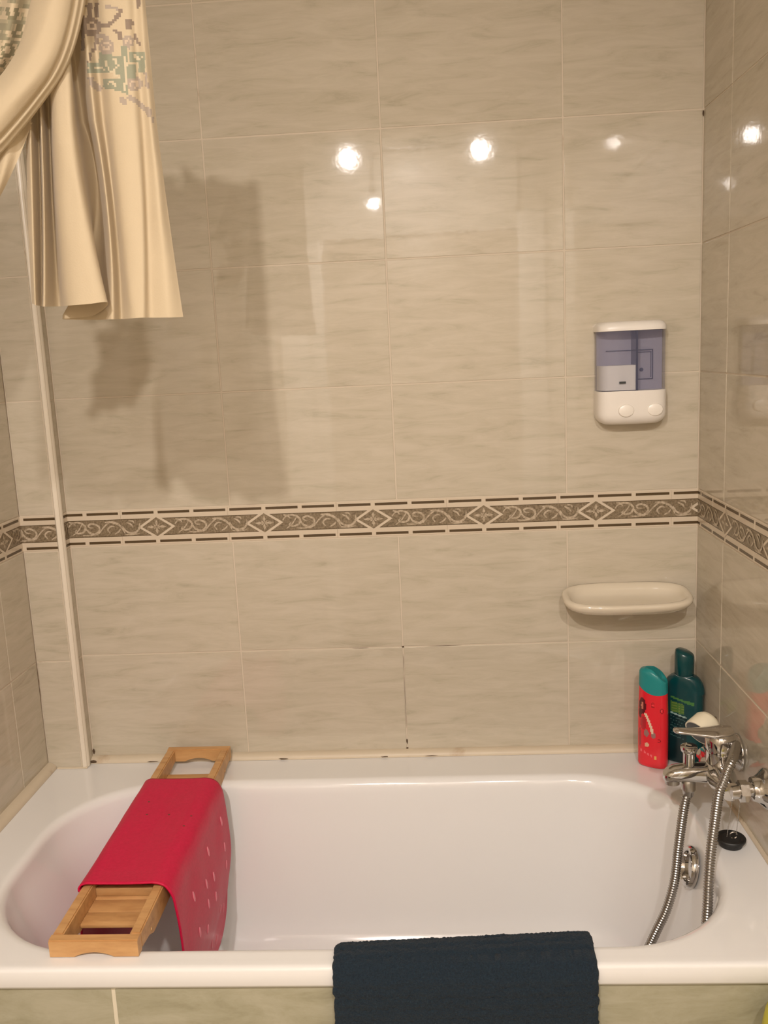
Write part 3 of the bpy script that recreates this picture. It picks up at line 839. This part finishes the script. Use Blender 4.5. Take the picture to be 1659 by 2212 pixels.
hpts = [(.587, -.338, .170), (.580, -.362, .176), (.5738, -.382, .1785), (.5546, -.425, .1770), (.5425, -.440, .1670), (.5339, -.445, .1475), (.5269, -.447, .1300), (.5208, -.450, .0871), (.5120, -.460, .0367), (.5045, -.475, -.0096), (.4986, -.490, -.053),
        (.490, -.502, -.12), (.472, -.512, -.20), (.455, -.520, -.270), (.42, -.515, -.318), (.37, -.49, -.336), (.34, -.44, -.338), (.36, -.40, -.325), (.405, -.388, -.25), (.4422, -.385, -.1646), (.4617, -.380, -.1239), (.4775, -.370, -.0758), (.4854, -.362, -.021), (.4936, -.356, .0357), (.5000, -.352, .070), (.505, -.350, .079)]
sp = smooth_path(hpts, 60)
# even out
L = [0.0]
for i in range(1, len(sp)): L.append(L[-1]+(sp[i]-sp[i-1]).length)
step = .0011; pts = []; k = 0; s = 0.0
while s < L[-1]:
    while k < len(L)-2 and L[k+1] < s: k += 1
    f = (s-L[k])/max(1e-9, L[k+1]-L[k]); pts.append(sl_(sp[k].lerp(sp[k+1], f))); s += step
rad = [.0076+(.0009 if (i % 4) in (0, 1) else -.0006) for i in range(len(pts))]
bm = bmesh.new(); tube(bm, pts, rad, n=12); hose = obj('hose', bm, 'hose_metal', sh, 3.2); hose['label'] = 'ribbed metal hose'
bm = bmesh.new(); tube(bm, [sl_((.587, -.332, .169)), sl_((.583, -.352, .1735)), sl_((.576, -.375, .178))], [.0098, .0098, .0082], n=18); obj('hose_nut', bm, 'chrome', hose, .8)

# ------------------------------------------------------------------ rubber plug with its chain
plug = thing('bath_plug', 'black rubber bath plug on a thin chain by the tap', 'plug', (.5685, -.385, .001))
bm = bmesh.new(); lathe(bm, (0, 0, 0), (0, 0, 1), [(0, .0190), (.003, .0200), (.008, .0212), (.010, .0245), (.0135, .0250), (.0150, .0240), (.0145, .019), (.0130, .017), (.0130, 0)], n=40); obj('stopper', bm, 'black_rubber', plug, .6)
bm = bmesh.new(); tube(bm, [(.0045+.006*math.cos(a), 0, .018+.006*math.sin(a)) for a in [2*PI*k/20 for k in range(21)]], .0010, n=6); obj('ring', bm, 'chrome', plug, 1.0)
for a, b in (((.009, 0, .020), (.0135, -.002, .080)), ((-.006, .002, .015), (.004, .010, .075))):
    bm = bmesh.new(); n = 22
    for k in range(n):
        c = Vector(a).lerp(Vector(b), k/(n-1)); bmesh.ops.create_uvsphere(bm, u_segments=6, v_segments=4, radius=.00095, matrix=Matrix.Translation(c))
    tube(bm, [a, b], .0004, n=5); obj('chain', bm, 'chrome_dull', plug, 1.0)

# ------------------------------------------------------------------ gathered curtain, printed with a cross-stitch border
cur = thing('shower_curtain', 'cream shower curtain with grey-green floral band, gathered up over the tub', 'curtain', (-.36, -.70, 0))
CY = -.70
def cp(px, py, dy=0.0):
    # flat drawing coordinates of the cloth -> metres in the curtain's own plane, dy = depth of the folds
    k = 1+dy/1.15
    px = 829+(px-829)*k; py = 758+(py-758)*k
    x = -.4190+.000564*px-.0000643*py+4.34e-8*px*py
    z = 1.3030-.000520*py-.000036*px-1.55e-8*py*py
    return Vector((x+.36, dy, z))
CREAM = (.62, .512, .348); TAUPE = (.29, .225, .17); SAGE = (.33, .34, .245); GREY = (.43, .355, .285)
random.seed(5)
def seg_d(px, py, pts):
    best = 1e9
    for (ax, ay), (bx_, by_) in zip(pts, pts[1:]):
        vx, vy = bx_-ax, by_-ay; t = max(0, min(1, ((px-ax)*vx+(py-ay)*vy)/max(1e-6, vx*vx+vy*vy)))
        best = min(best, math.hypot(px-ax-t*vx, py-ay-t*vy))
    return best
def wob(x, y, a=3.0): return a*noise.noise(Vector((x*.07, y*.07, 3.3)))
BLOCKS = [  # cross-stitch leaves: x0, x1, y0, y1
    (232, 268, 117, 152), (191, 227, 133, 152), (224, 257, 165, 183), (261, 272, 98, 196), (280, 309, 108, 128), (276, 290, 135, 160), (298, 309, 130, 146), (213, 236, 114, 126), (246, 256, 183, 190)]
VEINS = [[(226, 128), (233, 148), (258, 161)], [(205, 142), (216, 139), (222, 146)], [(244, 120), (250, 136), (246, 152)], [(232, 176), (240, 170), (248, 180)], [(268, 118), (270, 150), (268, 190)], [(288, 112), (296, 122), (306, 118)]]
STROKES = [([(208, 54), (230, 52), (245, 41), (256, 24), (260, 19)], 4.2), ([(206, 63), (206, 91), (191, 126)], 2.8), ([(289, 72), (299, 91)], 3.6), ([(191, 12), (192, 34)], 6), ([(205, 10), (206, 28)], 5), ([(180, 36), (177, 98)], 6), ([(245, 60), (259, 72), (258, 80)], 4), ([(190, -20), (215, -8), (240, -30)], 4), ([(250, -60), (262, -30), (258, -8)], 4), ([(290, -50), (300, -10), (296, 10)], 3.5)]
GSTROKES = [([(229, 13), (246, 11), (258, 18)], 3), ([(210, 72), (230, 76)], 5), ([(278, 202), (300, 218), (322, 238)], 6), ([(262, 206), (268, 214)], 6), ([(196, 168), (212, 186)], 7), ([(326, 240), (330, 256)], 2.6), ([(312, 150), (318, 186)], 3)]
RINGS = [(197, 54, 17, TAUPE), (228, 95, 16, GREY), (276, 85, 12, GREY), (289, 176, 15, GREY), (222, -46, 15, TAUPE), (280, -24, 13, GREY)]
def floral(px, py):
    c = 4.8; cx, cy = (math.floor(px/c)+.5)*c, (math.floor(py/c)+.5)*c
    w = wob(cx, cy)
    for v in VEINS:
        if seg_d(cx, cy, v) < 2.5: return (.66, .57, .40)
    for x0, x1, y0, y1 in BLOCKS:
        if x0-2+w < cx < x1+2-w and y0-2-w < cy < y1+2+w: return SAGE
    for fx, fy, r, col in RINGS:
        d = math.hypot(cx-fx, cy-fy)
        if d < r*.35: return col
        if r*.62 < d < r*1.12: return col
        if d < r*.62: return (.62, .50, .37)
    if ((cx-278)/9)**2+((cy-48)/11)**2 < 1: return TAUPE
    for pts, hw in STROKES:
        if seg_d(cx, cy, pts) < hw+w*.3: return TAUPE
    for pts, hw in GSTROKES:
        if seg_d(cx, cy, pts) < hw+w*.3: return GREY
    return CREAM
colsdef = [  # px at drawing heights 260, 456, 650; depth; hem height
    (57, 60, 68, .006, 664), (68, 73, 78, -.012, 668), (80, 86, 88, .032, 670), (91, 97, 97, -.012, 671), (104, 112, 124, .036, 670), (118, 130, 147, -.020, 668), (143, 166, 190, -.034, 664), (163, 192, 233, -.024, 660),
    (166, 195, 200, .036, 690), (172, 203, 152, .060, 699), (184, 216, 204, .052, 700), (205, 233, 242, -.006, 698), (222, 246, 259, .020, 697), (245, 265, 282, -.006, 695), (290, 305, 310, -.010, 693), (308, 319, 326, .003, 693), (325, 345, 362, -.003, 692), (337, 362, 389, .010, 690)]
hs = [-130, 260, 456, 650]
def colpx(c, h):
    a, b, d = c[0], c[1], c[2]
    # quadratic through the three drawing heights, straight above
    def lag(x): return a*(x-456)*(x-650)/((260-456)*(260-650))+b*(x-260)*(x-650)/((456-260)*(456-650))+d*(x-260)*(x-456)/((650-260)*(650-456))
    if h >= 260: return lag(h)
    sl = max(.10, min(.22, (lag(262)-lag(260))/2))*(.35+.65*(c[0]/340))
    return a-(260-h)*sl*.8
NCU = 10; NVH = 190
PX = []; P = []
def cat(vals, t):
    i = min(int(t), len(vals)-2); f = t-i
    a = vals[max(i-1, 0)]; b = vals[i]; c = vals[i+1]; d = vals[min(i+2, len(vals)-1)]
    return .5*((2*b)+(c-a)*f+(2*a-5*b+4*c-d)*f*f+(3*b-a-3*c+d)*f**3)
nU = (len(colsdef)-1)*NCU+1
for i in range(nU):
    t = i/NCU; row = []; rpx = []
    hem = cat([c[4] for c in colsdef], t); dep = cat([c[3] for c in colsdef], t)
    for j in range(NVH):
        h = -130+(hem+130)*j/(NVH-1)
        px = cat([colpx(c, min(h, 690)) for c in colsdef], t)
        am = .55+.45*min(1, max(0, (h-60)/250))
        d = dep*am+.0012*noise.noise(Vector((i*.12, j*.04, 0)))
        row.append(cp(px, h, d)); rpx.append((px, h))
    P.append(row); PX.append(rpx)
def pcol(i, j):
    px, h = PX[i][j]
    if i/NCU > 9.2: return floral(px, h)
    if 900 > h: 
        # narrow print on the pleat and on the side seam
        return CREAM
grid_mesh('panel', P, cur, 'printed_cloth', colors=pcol)
# the swag thrown across it
E1 = [(205, -130), (188, 0), (168, 90), (140, 158), (98, 218), (48, 282), (0, 336), (-60, 380), (-110, 400)]
E0 = [(100, -130), (72, 0), (48, 90), (22, 138), (0, 166), (-30, 190), (-60, 205), (-90, 215), (-120, 222)]
a = smooth_path([Vector((p[0], p[1], 0)) for p in E0], 12); b = smooth_path([Vector((p[0], p[1], 0)) for p in E1], 12)
P = []
for i in range(len(a)):
    row = []
    for k in range(49):
        t = k/48; q = a[i].lerp(b[i], t)
        bulge = -.034-.030*math.sin(PI*min(1, t*1.08))**.8
        fold = .006*math.exp(-((t-.82)/.03)**2)-.003*math.exp(-((t-.90)/.05)**2)+.0016*math.exp(-((t-.55+.15*i/len(a))/.12)**2)
        if t > .985: bulge += .012
        wav = .002*noise.noise(Vector((i*.05, t*4, 4)))
        row.append(cp(q.x, q.y, bulge+fold+wav))
    P.append(row)
grid_mesh('swag', P, cur, 'printed_cloth', colors=lambda i, j: CREAM)
# printed end that tops the swag
P = []; PX = []
for i in range(61):
    s = i/60; row = []; rp = []
    for k in range(49):
        t = k/48; y = -130+ (330)*s; xr = a[min(len(a)-1, int(s*(len(a)-1)*.66))]
        px = xr.x+6-(150)*t; py = xr.y+10+(-10)*t
        row.append(cp(px, py, -.022+.010*math.sin(t*14+s*2)+.004*math.sin(s*5))); rp.append((px, py))
    P.append(row); PX.append(rp)
def fcol(i, j):
    px, py = PX[i][j]; cx, cy = math.floor(px/4.6)*4.6, math.floor(py/4.6)*4.6
    n = noise.noise(Vector((cx*.04, cy*.04, 12)))
    for fx, fy, r in ((20, 102, 15), (44, 62, 14), (6, 128, 12), (30, 20, 15), (-20, 60, 15)):
        d = math.hypot(cx-fx, cy-fy)
        if d < r*.45: return CREAM
        if d < r: return (.27, .24, .145)
        if d < r*1.35: return CREAM
    if n > .05: return (.32, .29, .19)
    if n > -.12: return (.44, .38, .25)
    return CREAM
grid_mesh('printed_end', P, cur, 'printed_cloth', colors=fcol)
# gathered cloth under the swag at the very edge
P = []
for i in range(50):
    s = i/49; row = []
    for k in range(33):
        t = k/32
        top = Vector((72-190*t, 262+95*t, 0)); bot = Vector((-2-120*t, 432+40*t, 0))
        mid = Vector((44-150*t, 345+80*t, 0))
        q = top*(1-s)**2+mid*2*s*(1-s)+bot*s*s
        row.append(cp(q.x, q.y, -.014+.006*math.sin(t*17+s*3)-.006*math.sin(PI*s)))
    P.append(row)
grid_mesh('gathered_fold', P, cur, 'printed_cloth', colors=lambda i, j: CREAM)

# ------------------------------------------------------------------ yellow thing cut off by the frame's corner
yb = thing('yellow_container', 'yellow rounded container at the bottom right corner before the tub', 'container', (.556, -.764, ZF))
bm = bmesh.new(); lathe(bm, (0, 0, 0), (0, 0, 1), [(0, .050), (.004, .055), (.45, .060), (.488, .061)], n=36); obj('body', bm, 'yellow_plastic', yb, .7)
bm = bmesh.new(); lathe(bm, (0, 0, .4885), (0, 0, 1), [(0, .063), (.006, .064), (.030, .060), (.048, .046), (.056, .025), (.058, 0)], n=36); obj('lid', bm, 'yellow_plastic', yb, .7)
